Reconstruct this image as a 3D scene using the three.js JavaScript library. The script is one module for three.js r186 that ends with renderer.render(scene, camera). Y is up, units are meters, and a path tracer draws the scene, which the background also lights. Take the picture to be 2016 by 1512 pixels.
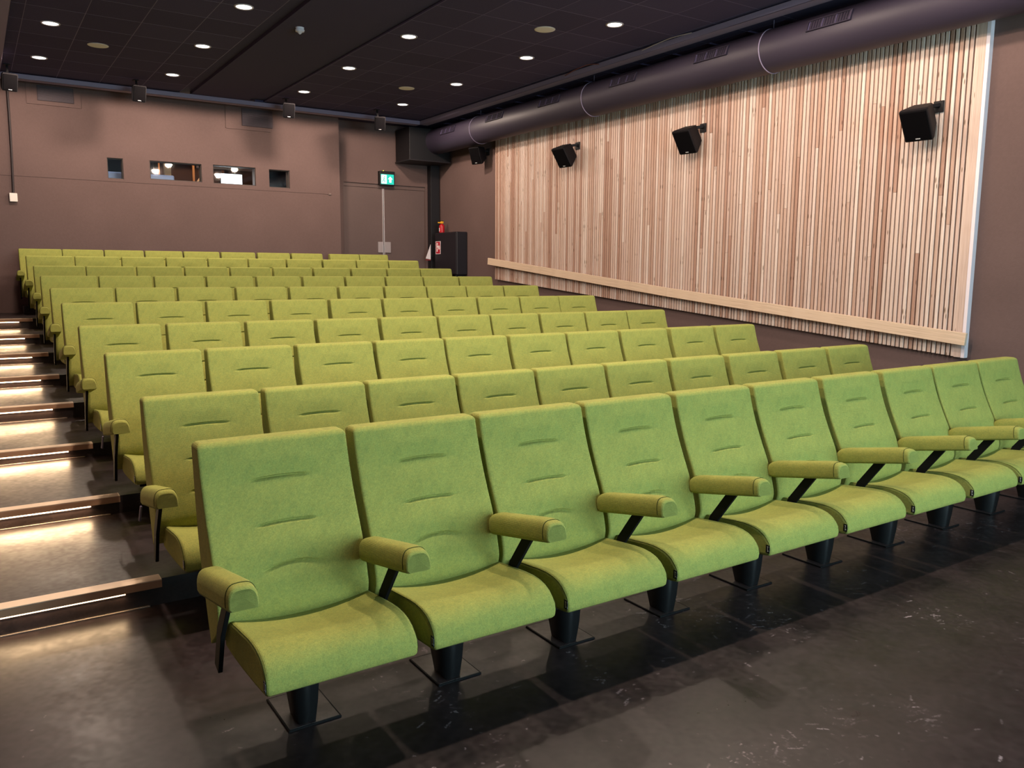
import * as THREE from 'three';
import { RoundedBoxGeometry } from 'three/addons/geometries/RoundedBoxGeometry.js';
import { mergeGeometries } from 'three/addons/utils/BufferGeometryUtils.js';
import { RectAreaLightUniformsLib } from 'three/addons/lights/RectAreaLightUniformsLib.js';

// ------------------------------------------------------------------ camera, light level
const scene = new THREE.Scene();
scene.background = new THREE.Color(0x000000);
const FOV = 2 * Math.atan(756 / 1600.6) * 180 / Math.PI;
const camera = new THREE.PerspectiveCamera(FOV, 2016 / 1512, 0.05, 60);
camera.rotation.order = 'YXZ';
camera.position.set(-0.61, 1.61, 3.099);
camera.rotation.set(-7.912 * Math.PI / 180, -33.502 * Math.PI / 180, 0.356 * Math.PI / 180);
scene.add(camera);

const renderer = new THREE.WebGLRenderer({ antialias: true });
renderer.toneMapping = THREE.LinearToneMapping;
renderer.toneMappingExposure = 1.0;
renderer.shadowMap.enabled = true;
RectAreaLightUniformsLib.init();

const DOWN_I = 9.0;         // candela of one ceiling downlight
const DOWN_C = new THREE.Color(1.0, 0.79, 0.63);
const SCREEN_L = 7.8;        // luminance of the projection screen at the front
const SCREEN_C = new THREE.Color(0.66, 1.0, 1.1);
const STEP_L = 130;           // luminance of the strips under the stair nosings
const STEP_C = new THREE.Color(1.0, 0.66, 0.36);

// ------------------------------------------------------------------ helpers
let seed = 20240611;
const rnd = () => { seed = (seed * 1664525 + 1013904223) >>> 0; return seed / 4294967296; };
const rr = (a, b) => a + (b - a) * rnd();
const used = {};
function numbered(n) { const k = (used[n] = (used[n] || 0) + 1); return k === 1 ? n : n + '_' + String(k - 1).padStart(3, '0'); }
function sh(m) { m.castShadow = true; m.receiveShadow = true; return m; }
function part(parent, name, geo, mat) { const m = sh(new THREE.Mesh(geo, mat)); m.name = name; parent.add(m); return m; }
function tag(o, label, category, group) { o.userData = { label, category }; if (group) o.userData.group = group; return o; }
function thing(name, label, category, pos = [0, 0, 0], group) {
  const o = new THREE.Group(); o.name = numbered(name); o.position.set(...pos); scene.add(o); return tag(o, label, category, group);
}
function struct(name, geo, mat) {
  const m = geo ? sh(new THREE.Mesh(geo, mat)) : new THREE.Group();
  m.name = numbered(name); m.userData = { kind: 'structure' }; scene.add(m); return m;
}
function bx(x0, x1, y0, y1, z0, z1) { const g = new THREE.BoxGeometry(x1 - x0, y1 - y0, z1 - z0); g.translate((x0 + x1) / 2, (y0 + y1) / 2, (z0 + z1) / 2); return metricUV(g); }
function rbx(x0, x1, y0, y1, z0, z1, r = 0.004, s = 2) { const g = new RoundedBoxGeometry(x1 - x0, y1 - y0, z1 - z0, s, r); g.translate((x0 + x1) / 2, (y0 + y1) / 2, (z0 + z1) / 2); return metricUV(g); }
function metricUV(g) {           // box-projected uv in metres
  if (g.index) g = g.toNonIndexed();
  const p = g.attributes.position, uv = new Float32Array(p.count * 2), a = new THREE.Vector3(), b = new THREE.Vector3(), c = new THREE.Vector3(), n = new THREE.Vector3();
  for (let i = 0; i < p.count; i += 3) {
    a.fromBufferAttribute(p, i); b.fromBufferAttribute(p, i + 1); c.fromBufferAttribute(p, i + 2);
    n.copy(b).sub(a).cross(c.clone().sub(a)); const ax = Math.abs(n.x), ay = Math.abs(n.y), az = Math.abs(n.z);
    for (let k = 0; k < 3; k++) {
      const X = p.getX(i + k), Y = p.getY(i + k), Z = p.getZ(i + k);
      const q = ax >= ay && ax >= az ? [Z, Y] : ay >= az ? [X, Z] : [X, Y];
      uv[(i + k) * 2] = q[0]; uv[(i + k) * 2 + 1] = q[1];
    }
  }
  g.setAttribute('uv', new THREE.BufferAttribute(uv, 2)); return g;
}
function tube(pts, r, seg = 24, rad = 6) { return new THREE.TubeGeometry(new THREE.CatmullRomCurve3(pts.map(p => new THREE.Vector3(...p))), seg, r, rad, false); }
function bar(a, b, w, h) {       // straight rectangular bar from a to b
  const A = new THREE.Vector3(...a), B = new THREE.Vector3(...b), g = new RoundedBoxGeometry(w, h, A.distanceTo(B), 1, Math.min(w, h) * 0.15);
  const m = new THREE.Matrix4().lookAt(B, A, new THREE.Vector3(0, 1, 0)); m.setPosition(A.clone().add(B).multiplyScalar(0.5)); g.applyMatrix4(m); return g;
}
// loft: rings of equal length -> closed side surface, optional flat end caps
function loft(rings, uvf, caps = true) {
  const n = rings[0].length, pos = [], uv = [], idx = [];
  rings.forEach((r, j) => { for (let i = 0; i <= n; i++) { const p = r[i % n]; pos.push(...p); uv.push(...uvf(p, i, j)); } });
  for (let j = 0; j < rings.length - 1; j++) for (let i = 0; i < n; i++) {
    const a = j * (n + 1) + i, b = a + 1, c = a + n + 1, d = c + 1; idx.push(a, b, d, a, d, c);
  }
  if (caps) for (const [r, flip] of [[rings[0], true], [rings[rings.length - 1], false]]) {
    const base = pos.length / 3, c = [0, 0, 0]; r.forEach(p => { for (let k = 0; k < 3; k++) c[k] += p[k] / n; });
    pos.push(...c); uv.push(c[0] + c[2], c[1]); r.forEach(p => { pos.push(...p); uv.push(Math.abs(r[0][0] - r[1][0]) + Math.abs(r[2][0] - r[1][0]) < 1e-6 ? p[2] : p[0], p[1]); });
    for (let i = 0; i < n; i++) { const a = base + 1 + i, b = base + 1 + (i + 1) % n; flip ? idx.push(base, b, a) : idx.push(base, a, b); }
  }
  const g = new THREE.BufferGeometry();
  g.setAttribute('position', new THREE.Float32BufferAttribute(pos, 3)); g.setAttribute('uv', new THREE.Float32BufferAttribute(uv, 2)); g.setIndex(idx);
  g.computeVertexNormals();
  // weld normals on the uv seam
  const nm = g.attributes.normal;
  for (let j = 0; j < rings.length; j++) { const a = j * (n + 1), b = a + n, v = new THREE.Vector3(nm.getX(a) + nm.getX(b), nm.getY(a) + nm.getY(b), nm.getZ(a) + nm.getZ(b)).normalize(); nm.setXYZ(a, v.x, v.y, v.z); nm.setXYZ(b, v.x, v.y, v.z); }
  return g;
}
function interp(tab) {           // smooth curve through [x, y] pairs
  const n = tab.length, m = tab.map((p, i) => { const a = tab[Math.max(0, i - 1)], b = tab[Math.min(n - 1, i + 1)]; return (b[1] - a[1]) / (b[0] - a[0]); });
  return x => {
    let i = 0; while (i < n - 2 && x > tab[i + 1][0]) i++;
    const [x0, y0] = tab[i], [x1, y1] = tab[i + 1], h = x1 - x0, t = Math.min(1, Math.max(0, (x - x0) / h)), t2 = t * t, t3 = t2 * t;
    return (2 * t3 - 3 * t2 + 1) * y0 + (t3 - 2 * t2 + t) * h * m[i] + (-2 * t3 + 3 * t2) * y1 + (t3 - t2) * h * m[i + 1];
  };
}

// ------------------------------------------------------------------ textures
function noiseGrid(w, h, cw, ch) {  // tileable value noise, cells cw x ch
  const g = new Float32Array(cw * ch).map(() => rnd()), out = new Float32Array(w * h), s = t => t * t * (3 - 2 * t);
  for (let y = 0; y < h; y++) for (let x = 0; x < w; x++) {
    const fx = x / w * cw, fy = y / h * ch, ix = Math.floor(fx), iy = Math.floor(fy), tx = s(fx - ix), ty = s(fy - iy);
    const a = g[(iy % ch) * cw + ix % cw], b = g[(iy % ch) * cw + (ix + 1) % cw], c = g[((iy + 1) % ch) * cw + ix % cw], d = g[((iy + 1) % ch) * cw + (ix + 1) % cw];
    out[y * w + x] = (a + (b - a) * tx) * (1 - ty) + (c + (d - c) * tx) * ty;
  }
  return out;
}
function dataTex(w, h, f, srgb, rep) {
  const d = new Uint8Array(w * h * 4);
  for (let i = 0; i < w * h; i++) { const c = f(i, i % w, Math.floor(i / w)); for (let k = 0; k < 3; k++) d[i * 4 + k] = Math.max(0, Math.min(255, Math.round((Array.isArray(c) ? c[k] : c) * 255))); d[i * 4 + 3] = 255; }
  const t = new THREE.DataTexture(d, w, h, THREE.RGBAFormat); t.magFilter = THREE.LinearFilter; t.minFilter = THREE.LinearMipmapLinearFilter; t.generateMipmaps = true;
  t.wrapS = t.wrapT = THREE.RepeatWrapping; if (srgb) t.colorSpace = THREE.SRGBColorSpace; if (rep) t.repeat.set(...rep); t.needsUpdate = true; return t;
}
function canvasTex(w, h, draw) {
  const c = document.createElement('canvas'); c.width = w; c.height = h; draw(c.getContext('2d'), w, h);
  const t = new THREE.CanvasTexture(c); t.colorSpace = THREE.SRGBColorSpace; return t;
}
const std = (color, roughness = 0.7, extra = {}) => new THREE.MeshPhysicalMaterial({ color, roughness, specularIntensity: roughness > 0.7 ? 0.35 : 0.8, ...extra });

// woven wool upholstery: flecks of lighter and darker yarn
const FW = 512, fA = noiseGrid(FW, FW, 128, 128), fB = noiseGrid(FW, FW, 40, 40), fC = noiseGrid(FW, FW, 9, 9);
const fabricMap = dataTex(FW, FW, (i, x, y) => {
  const w = 0.5 + 0.25 * Math.sin(x * 0.785) + 0.25 * Math.sin(y * 0.785), v = 0.96 + 0.13 * (fA[i] - 0.5) + 0.05 * (fB[i] - 0.5) + 0.04 * (fC[i] - 0.5) + 0.07 * (w - 0.5) + 0.08 * (rnd() - 0.5);
  const warm = 0.03 * (fB[i] - 0.5); return [0.58 * v + warm * 0.8, 0.59 * v, 0.305 * v - warm * 0.3];
}, true, [3.2, 3.2]);
const fabricBump = dataTex(FW, FW, (i, x, y) => 0.5 + 0.2 * Math.sin(x * 0.785) + 0.2 * Math.sin(y * 0.785) + 0.3 * (fA[i] - 0.5), false, [3.2, 3.2]);
const fabric = new THREE.MeshPhysicalMaterial({ map: fabricMap, bumpMap: fabricBump, bumpScale: 0.0008, roughness: 0.95, specularIntensity: 0.3, sheen: 0.12, sheenRoughness: 0.6, sheenColor: new THREE.Color(0.5, 0.6, 0.3) });
const seamMat = std(0x363c18, 0.95);
const blackMetal = std(0x08080a, 0.75);
const blackSatin = std(0x0d0c0e, 0.5);

// dark vinyl floor: faint marbling, with pale specks and scuffs lying in patches
const FL = 2048, fl1 = noiseGrid(FL, FL, 9, 9), fl2 = noiseGrid(FL, FL, 60, 60), fl3 = noiseGrid(FL, FL, 420, 420), fleck = new Float32Array(FL * FL);
function scuff(n, density, big) { for (let k = 0; k < n; k++) {
  const x = rnd() * FL, y = rnd() * FL; if (rnd() > density(x / FL, y / FL, fl1[Math.floor(y) * FL + Math.floor(x)], fl2[Math.floor(y) * FL + Math.floor(x)])) continue;
  const a = rr(-0.6, 0.9) + (rnd() < 0.2 ? 1.2 : 0), L = (rnd() < 0.25 ? rr(2, 6) : rr(0.3, 1.3)) * big, wd = rr(0.25, 0.8) * big, v = rr(0.12, 0.8) * (0.2 + 0.8 * rnd());
  for (let s = -L; s <= L; s += 0.7) for (let q = -wd; q <= wd; q += 0.7) {
    const X = ((Math.floor(x + s * Math.cos(a) - q * Math.sin(a)) % FL) + FL) % FL, Y = ((Math.floor(y + s * Math.sin(a) + q * Math.cos(a)) % FL) + FL) % FL;
    if (rnd() < 0.7) fleck[Y * FL + X] = Math.max(fleck[Y * FL + X], v);
  }
} }
scuff(900, (u, v, n) => n > 0.55 ? 1 : 0, 1.6);
const floorTone = i => {
  const v = 0.135 + 0.03 * (fl1[i] - 0.5) + 0.04 * (fl2[i] - 0.5) + 0.04 * (fl3[i] - 0.5), k = fleck[i];
  return [v * 1.14 + k * 0.5, v * 0.92 + k * 0.47, v * 0.94 + k * 0.48];
};
const floorMap = dataTex(FL, FL, floorTone, true, [0.29, 0.29]);
fleck.fill(0); const patch = noiseGrid(FL, FL, 26, 26);
scuff(110000, (u, v, n, m) => (u < 0.17 ? 0.04 : 0.2 + 0.8 * Math.min(1, (u - 0.17) / 0.1)) * Math.max(0.05, Math.min(1, (patch[Math.floor(v * FL) * FL + Math.floor(u * FL)] - 0.52) * 5)) * (m > 0.5 ? 1 : 0.2), 1);
const frontMap = dataTex(FL, FL, floorTone, true, [1 / 8.8, 1 / 8.8]);   // the level floor in front of the first row: one print, no repeat
const floorRough = dataTex(1024, 1024, (() => { const a = noiseGrid(1024, 1024, 22, 22), b = noiseGrid(1024, 1024, 180, 180); return i => 0.4 + 0.1 * (a[i] - 0.5) + 0.12 * (b[i] - 0.5); })(), false, [0.29, 0.29]);
const frontFloorMat = new THREE.MeshPhysicalMaterial({ map: frontMap, roughnessMap: floorRough, roughness: 0.9, specularIntensity: 0.55 });
const floorMat = new THREE.MeshPhysicalMaterial({ map: floorMap, roughnessMap: floorRough, roughness: 1, specularIntensity: 0.8 });

// painted plaster
const plN = noiseGrid(512, 512, 128, 128), plM = noiseGrid(512, 512, 7, 7);
const plasterBump = dataTex(512, 512, i => plN[i], false, [1.2, 1.2]);
const plasterMap = dataTex(512, 512, i => { const v = 1 - 0.05 * (1 - plM[i]) - 0.03 * plN[i]; return [v, v, v]; }, true, [0.4, 0.4]);
const wallMat = std(0x65524f, 0.85, { map: plasterMap, bumpMap: plasterBump, bumpScale: 0.0004 });
const doorMat = std(0x5f4d4a, 0.7, { map: plasterMap });
const ceilMat = std(0x464059, 0.9, { bumpMap: plasterBump, bumpScale: 0.0006 });
const tileMats = [0x47405a, 0x4a435d, 0x453e57].map(c => std(c, 0.92, { bumpMap: plasterBump, bumpScale: 0.0008 }));
const gridMat = std(0x5a5272, 0.55);
const trayMat = std(0x857a92, 0.5);
const ductMat = std(0x2a2434, 0.55);

// pale softwood, grain along v
function woodTex(s) {
  const W = 64, H = 1024, a = noiseGrid(W, H, 12, 5), b = noiseGrid(W, H, 32, 14), c = noiseGrid(W, H, 4, 24), knots = [];
  for (let k = 0; k < 2; k++) if (rnd() < 0.8) knots.push([rr(15, 50), rr(0, H), rr(2.5, 5)]);
  return dataTex(W, H, (i, x, y) => {
    let v = 1 - 0.16 * (a[i] - 0.4) - 0.1 * (b[i] - 0.5) - 0.06 * (c[i] - 0.5);
    let kn = 0; for (const [kx, ky, kr] of knots) { const d = Math.hypot(x - kx, (y - ky) * 0.55) / kr; if (d < 2) kn = Math.max(kn, Math.min(1, 2 - d)); }
    v *= 1 - 0.5 * kn; return [v, v * (1 - 0.06 * kn) * 0.985, v * (1 - 0.18 * kn) * 0.96];
  }, true, [22, 0.45]);
}
const woodMaps = [0, 1, 2, 3].map(woodTex);
const slatTones = [0xccb9b2, 0xc4ada4, 0xbfa69d, 0xba9e92, 0xc8b3aa, 0xb19386, 0xa38173, 0xc1a99f, 0xd2c1ba];
const slatMats = slatTones.map((c, i) => std(c, 0.6, { map: woodMaps[i % 4] }));
const railMat = std(0xd2bba6, 0.55, { map: woodMaps[1] });

// ------------------------------------------------------------------ room shell
const XL = -1.3, XR = 7.45, ZB = -11.5, ZD = -11.9, ZF = 6.6, H = 4.41, T = 0.25;
const rowTop = [0.976, 0.964, 1.074, 1.169, 1.295, 1.398, 1.51, 1.626, 1.764, 1.883];
const rowZ = [0, -1.274, -2.541, -3.803, -5.061, -6.33, -7.558, -8.836, -9.992, -11.288];
const rowEdges = [
  [0.007, 0.607, 1.201, 1.782, 2.379, 2.985, 3.58, 4.215, 4.819, 5.39, 5.999], [0.032, 0.637, 1.231, 1.814, 2.405, 2.989, 3.586, 4.194, 4.826, 5.436, 6.05],
  [0.039, 0.631, 1.243, 1.843, 2.431, 3.015, 3.627, 4.195, 4.829, 5.431, 6.041], [0.021, 0.618, 1.249, 1.849, 2.451, 3.052, 3.633, 4.224, 4.827, 5.407, 5.992],
  [0.019, 0.619, 1.22, 1.84, 2.453, 3.058, 3.645, 4.236, 4.833, 5.41, 5.982], [0.035, 0.624, 1.223, 1.837, 2.452, 3.055, 3.66, 4.249, 4.834, 5.418, 6.007],
  [0.039, 0.618, 1.218, 1.814, 2.424, 3.042, 3.643, 4.241, 4.836, 5.423, 6.018], [0.048, 0.632, 1.222, 1.834, 2.433, 3.048, 3.653, 4.255, 4.857, 5.445, 6.019],
  [0.027, 0.62, 1.215, 1.817, 2.417, 3.017, 3.631, 4.238, 4.833, 5.422, 6.006], [0.018, 0.584, 1.167, 1.75, 2.345, 2.931, 3.542, 4.148, 4.858, 5.443, 6.018]];
const level = [0]; for (let r = 1; r < 10; r++) level.push(rowTop[r] - 0.835);      // level[k]: platform behind riser k
const riserZ = [0]; for (let r = 1; r < 10; r++) riserZ.push(rowZ[r] + 0.304);

const floorRoot = struct('floor');
part(floorRoot, 'floor_slab', (() => { const g = bx(XL - T, XR + T, -0.2, 0, -14.6, ZF + T), uv = g.attributes.uv; for (let i = 0; i < uv.count; i++) uv.setXY(i, uv.getX(i) + 1.3, uv.getY(i) + 1.5); return g; })(), frontFloorMat);
for (let k = 1; k < 10; k++) part(floorRoot, 'platform', bx(k === 9 ? 0.02 : XL, XR, level[k - 1], level[k], ZD, riserZ[k]), floorMat);

struct('wall_left', bx(XL - T, XL, 0, H, -14.5, ZF), wallMat);
struct('wall_right', bx(XR, XR + T, 0, H, -14.5, ZF), wallMat);
struct('wall_front', bx(XL - T, XR + T, 0, H, ZF, ZF + T), wallMat);
// back wall: projection booth with four ports; recessed part with the exit doors
const BX = 5.21;             // corner of the booth
const ports = [[1.328, 1.56, 3.352, 3.029], [1.955, 2.766, 3.355, 3.058], [2.952, 3.667, 3.363, 3.054], [3.9, 4.271, 3.356, 3.047]].map(([a, b, t, u]) => [a, b, u, t]);
function holed(x0, x1, y0, y1, holes, depth) {
  const s = new THREE.Shape([[x0, y0], [x1, y0], [x1, y1], [x0, y1]].map(p => new THREE.Vector2(...p)));
  for (const [a, b, c, d] of holes) s.holes.push(new THREE.Path([[a, c], [a, d], [b, d], [b, c]].map(p => new THREE.Vector2(...p))));
  return new THREE.ExtrudeGeometry(s, { depth, bevelEnabled: false });
}
{
  const g = holed(XL, BX, level[8], H, ports, 0.2); g.translate(0, 0, ZB - 0.2);
  const w = struct('wall_back'); part(w, 'booth_wall', metricUV(g), wallMat);
  const p = holed(-0.35, 5.02, 2.985, 3.43, ports, 0.006); p.translate(0, 0, ZB);
  part(w, 'port_panel', metricUV(p), wallMat);
  part(w, 'booth_return', bx(BX - 0.2, BX, level[8], H, ZD, ZB - 0.2), wallMat);
  // recessed wall round the doorway (opening x 5.445..7.2, to y 3.27)
  const d = holed(BX - 0.2, XR, level[8], H, [], 0.2); d.dispose();
  const e = new THREE.ExtrudeGeometry((() => { const s = new THREE.Shape(); s.moveTo(BX - 0.2, level[9]); s.lineTo(5.43, level[9]); s.lineTo(5.43, 3.275); s.lineTo(7.2, 3.275); s.lineTo(7.2, level[9]); s.lineTo(XR, level[9]); s.lineTo(XR, H); s.lineTo(BX - 0.2, H); return s; })(), { depth: 0.2, bevelEnabled: false });
  e.translate(0, 0, ZD - 0.2); part(w, 'door_wall', metricUV(e), wallMat);
  struct('wall_outer', bx(XL - T, XR + T, 0, H, -14.6, -14.5), std(0x4a342a, 0.9));
}
struct('ceiling', bx(XL - T, XR + T, H + 0.03, H + 0.28, -14.6, ZF + T), ceilMat);

// the tiled ceiling: lay-in tiles on a visible grid, a plain dropped beam between the two fields
{
  const c = struct('ceiling_grid');
  const fields = [[-1.05, 2.3, 0.575], [3.21, XR, 0.575]], zEnd = -4.0, geoTile = rbx(-0.2845, 0.2845, -0.012, 0, -0.306, 0.306, 0.003, 1);
  const pz = 0.617, barX = [], barZ = [];
  const X0 = { 0: [0.09 - 0.575 * 2, 6], 1: [4.32 - 0.575, 7] };
  for (const f of [0, 1]) {
    const [xs, n] = X0[f];
    for (let i = 0; i < n; i++) {
      const xc = xs + (i + 0.5) * 0.575; if (xc + 0.2 > XR) continue;
      for (let j = 0; j < 13; j++) {
        const zc = -11.15 + (j + 0.5) * pz; if (zc > -3.2) continue;
        const m = part(c, 'ceiling_tile', geoTile, tileMats[Math.floor(rnd() * 3)]); m.position.set(xc, H + 0.012, zc);
        if (xc + 0.29 > XR) m.scale.x = 0.9;
      }
    }
    for (let i = 0; i <= n; i++) { const x = xs + i * 0.575; if (x < XR - 0.02) part(c, 'grid_bar', bx(x - 0.004, x + 0.004, H - 0.001, H + 0.02, -11.15, -3.2), gridMat); }
    for (let j = 0; j <= 13; j++) { const z = -11.15 + j * pz; part(c, 'grid_bar', bx(xs, Math.min(XR, xs + n * 0.575), H - 0.0005, H + 0.018, z - 0.004, z + 0.004), gridMat); }
    part(c, 'plain_ceiling', bx(f ? 3.6 : XL, f ? XR : 2.31, H, H + 0.03, -3.2, ZF), ceilMat);
    part(c, 'plain_ceiling', bx(f ? 3.6 : XL, f ? XR : 2.31, H, H + 0.03, ZD, -11.15), ceilMat);
  }
  part(c, 'plain_ceiling', bx(XL, XL + 0.26, H, H + 0.03, -11.15, -3.2), ceilMat);
}
struct('ceiling_soffit', bx(2.56, 3.46, H - 0.015, H + 0.03, -11.15, ZF), ceilMat);

// ------------------------------------------------------------------ projection screen at the front (behind the camera)
{
  const t = thing('projection_screen', 'wide pale projection screen on the front wall facing the seats', 'screen', [3.4, 0.9, ZF - 0.08]);
  const glow = new THREE.MeshStandardMaterial({ color: 0xdfe6e8, roughness: 0.9, emissive: SCREEN_C.clone(), emissiveIntensity: SCREEN_L });
  part(t, 'screen_sheet', bx(-2.2, 2.2, 0, 2.4, 0, 0.02), glow);
  part(t, 'screen_frame', mergeGeometries([bx(-2.3, 2.3, -0.1, 0, -0.02, 0.05), bx(-2.3, 2.3, 2.4, 2.5, -0.02, 0.05), bx(-2.3, -2.2, 0, 2.4, -0.02, 0.05), bx(2.2, 2.3, 0, 2.4, -0.02, 0.05)]), blackSatin);
  const L = new THREE.RectAreaLight(SCREEN_C, SCREEN_L, 4.4, 2.4); L.position.set(3.4, 2.1, ZF - 0.1); L.lookAt(3.4, 2.1, 0); scene.add(L);
}

// ------------------------------------------------------------------ seats
const backFront = interp([[0.27, 0.185], [0.33, 0.262], [0.4, 0.298], [0.47, 0.288], [0.585, 0.25], [0.68, 0.205], [0.78, 0.16], [0.88, 0.124], [0.985, 0.094]]);
const backRear = interp([[0.27, 0.172], [0.34, 0.142], [0.4, 0.12], [0.467, 0.093], [0.59, 0.054], [0.74, 0.027], [0.87, 0.012], [0.985, 0]]);
const CREASE = [0.838, 0.682, 0.532];
function crease(x, y) {
  let d = 0;
  CREASE.forEach((c, k) => {
    const L = 0.098, yy = y - c - (k === 2 ? 0.02 * (1 - (x / L) ** 2) * 0.8 : 0.004 * (1 - (x / L) ** 2)), w = 1 / (1 + Math.exp((Math.abs(x) - L) / 0.005)), w2 = Math.exp(-((x / 0.15) ** 4));
    d += 0.016 * Math.exp(-((yy / 0.0045) ** 2)) * w + 0.006 * Math.exp(-((yy / 0.035) ** 2)) * w2;
  });
  return d - 0.006 * Math.exp(-((x / 0.2) ** 4)) * Math.min(1, Math.max(0, (y - 0.4) / 0.1)) * Math.min(1, Math.max(0, (0.97 - y) / 0.06));
}
function backGeo() {
  const ys = []; for (let y = 0.27; y < 0.965; y += 0.0145) ys.push(y);
  CREASE.forEach(c => { for (let k = -8; k <= 12; k++) ys.push(c + k * 0.002 + 0.0003); });
  for (let k = 0; k <= 7; k++) ys.push(0.965 + 0.02 * Math.sin(k / 7 * Math.PI / 2));
  ys.sort((a, b) => a - b);
  const NX = 30, rings = ys.map(y => {
    const t = Math.min(1, Math.max(0, (y - 0.965) / 0.02)), c = Math.sqrt(Math.max(0, 1 - t * t));
    const f0 = backFront(y), r0 = backRear(y), m = f0 * 0.45 + r0 * 0.55, f = m + (f0 - m) * (0.55 + 0.45 * c), r = m + (r0 - m) * (0.55 + 0.45 * c);
    const hw = 0.284 - 0.022 + 0.022 * (0.1 + 0.9 * c), e = Math.min(0.012, (f - r) * 0.45), ring = [];
    for (let k = 0; k <= 3; k++) { const a = Math.PI / 2 * k / 3; ring.push([-hw + e - e * Math.sin(a) * 1, y, r + e - e * Math.cos(a)]); }
    for (let k = 0; k <= 3; k++) { const a = Math.PI / 2 * k / 3; ring.push([-hw + e - e * Math.cos(a), y, f - e + e * Math.sin(a)]); }
    for (let k = 1; k < NX; k++) { const x = -hw + e + (2 * hw - 2 * e) * k / NX; ring.push([x, y, f - crease(x, y) * (1 - t)]); }
    for (let k = 0; k <= 3; k++) { const a = Math.PI / 2 * k / 3; ring.push([hw - e + e * Math.sin(a), y, f - e + e * Math.cos(a)]); }
    for (let k = 0; k <= 3; k++) { const a = Math.PI / 2 * k / 3; ring.push([hw - e + e * Math.cos(a), y, r + e - e * Math.sin(a)]); }
    for (let k = 1; k < 4; k++) ring.push([hw - e - (2 * hw - 2 * e) * k / 4, y, r]);
    return ring.map(p => [p[0] + 0.3, p[1], p[2]]);
  });
  return loft(rings, p => [p[0] + p[2], p[1]]);
}
const SEATP = [[0.215, 0.262], [0.30, 0.258], [0.45, 0.262], [0.58, 0.27], [0.66, 0.277], [0.69, 0.282], [0.701, 0.292], [0.704, 0.312], [0.699, 0.338], [0.686, 0.362], [0.664, 0.383], [0.635, 0.398], [0.6, 0.407], [0.555, 0.411], [0.5, 0.409], [0.44, 0.404], [0.38, 0.398], [0.33, 0.392], [0.28, 0.386], [0.235, 0.38], [0.215, 0.36], [0.21, 0.33]];
function seatRing(x, ins) {       // profile at x, shrunk by ins, top dished towards the back
  const u = (x - 0.322) / 0.27;
  return SEATP.map(([z, y], i) => {
    let Y = y; const top = i >= 9 && i <= 19 ? 1 : 0;
    if (top) { const k = Math.min(1, Math.max(0, (0.66 - z) / 0.25)); Y += -0.034 * (1 - u * u) * k + 0.006 * (1 - u * u) * (1 - k); }
    const cz = 0.45, cy = 0.34; let dz = z - cz, dy = Y - cy;
    return [x, cy + dy - Math.sign(dy) * Math.min(Math.abs(dy), ins), cz + dz - Math.sign(dz) * Math.min(Math.abs(dz), ins)];
  });
}
function seatGeo() {
  const x0 = 0.056, x1 = 0.588, e = 0.014, st = [];
  for (let k = 0; k <= 3; k++) { const a = Math.PI / 2 * k / 3; st.push([x0 + e - e * Math.sin(a + 0), e - e * Math.cos(Math.PI / 2 - a)]); }
  const first = []; for (let k = 3; k >= 0; k--) { const a = Math.PI / 2 * k / 3; first.push([x0 + e * (1 - Math.sin(a)), e * (1 - Math.cos(a))]); }
  const list = [...first]; for (let k = 1; k < 18; k++) list.push([x0 + e + (x1 - x0 - 2 * e) * k / 18, 0]);
  for (let k = 0; k <= 3; k++) { const a = Math.PI / 2 * k / 3; list.push([x1 - e * (1 - Math.sin(a)), e * (1 - Math.cos(a))]); }
  const rings = list.map(([x, i]) => seatRing(x, i).reverse()); let acc = [0];
  for (let i = 1; i <= SEATP.length; i++) { const p = rings[5][i % SEATP.length], q = rings[5][i - 1]; acc.push(acc[i - 1] + Math.hypot(p[1] - q[1], p[2] - q[2])); }
  return loft(rings, (p, i, j) => [p[0] + (j === 0 ? p[2] : 0), acc[i] || p[1]]);
}
function seamGeo(x, ins) { const r = seatRing(x, ins).filter((p, i) => i >= 5 && i <= 19); return tube(r, 0.0014, 40, 5); }
const ARM_L = 0.465, ARM_W = 0.049, ARM_H = 0.085;
function armPlace(g) { g.rotateX(-0.19); g.translate(0, 0.503, 0.25); return g; }
function armSection(k, sc, grow = 0) {      // flat-bottomed section with a domed top
  const o = [], N = 16, W = ARM_W * k + grow, h = ARM_H * sc + grow;
  o.push([-W * 0.9, 0]);
  for (let i = 0; i <= N; i++) { const a = Math.PI - Math.PI * i / N, ca = Math.cos(a), sa = Math.sin(a); o.push([W * Math.sign(ca) * Math.abs(ca) ** 0.6, h * (0.14 + 0.86 * Math.abs(sa) ** 0.7)]); }
  o.push([W * 0.9, 0]); return o;
}
function armGeo() {                // padded armrest: rounded rear, top rolling down to an almost flat front cap
  const rings = [];
  for (let j = 0; j <= 34; j++) {
    const z = ARM_L * (0.5 - 0.5 * Math.cos(Math.PI * j / 34)); let k = 1, sc = 1, dy = 0;
    if (z < 0.075) { const q = Math.sqrt(Math.max(0, 1 - (1 - z / 0.075) ** 2)); k = 0.35 + 0.65 * q; sc = 0.2 + 0.8 * q; dy = (1 - sc) * ARM_H * 0.3; }
    const f = (z - (ARM_L - 0.07)) / 0.07; if (f > 0) { sc = 1 - 0.2 * f * f; k = 1 - 0.05 * f * f; }
    const e = (z - (ARM_L - 0.008)) / 0.008; if (e > 0) { k *= 1 - 0.12 * e * e; sc *= 1 - 0.1 * e * e; }
    rings.push(armSection(k, sc).map(([x, y]) => [x, y + dy, z]));
  }
  return armPlace(loft(rings.map(r => r.slice().reverse()).reverse(), p => [p[0] + p[1], p[2]]));
}
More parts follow.
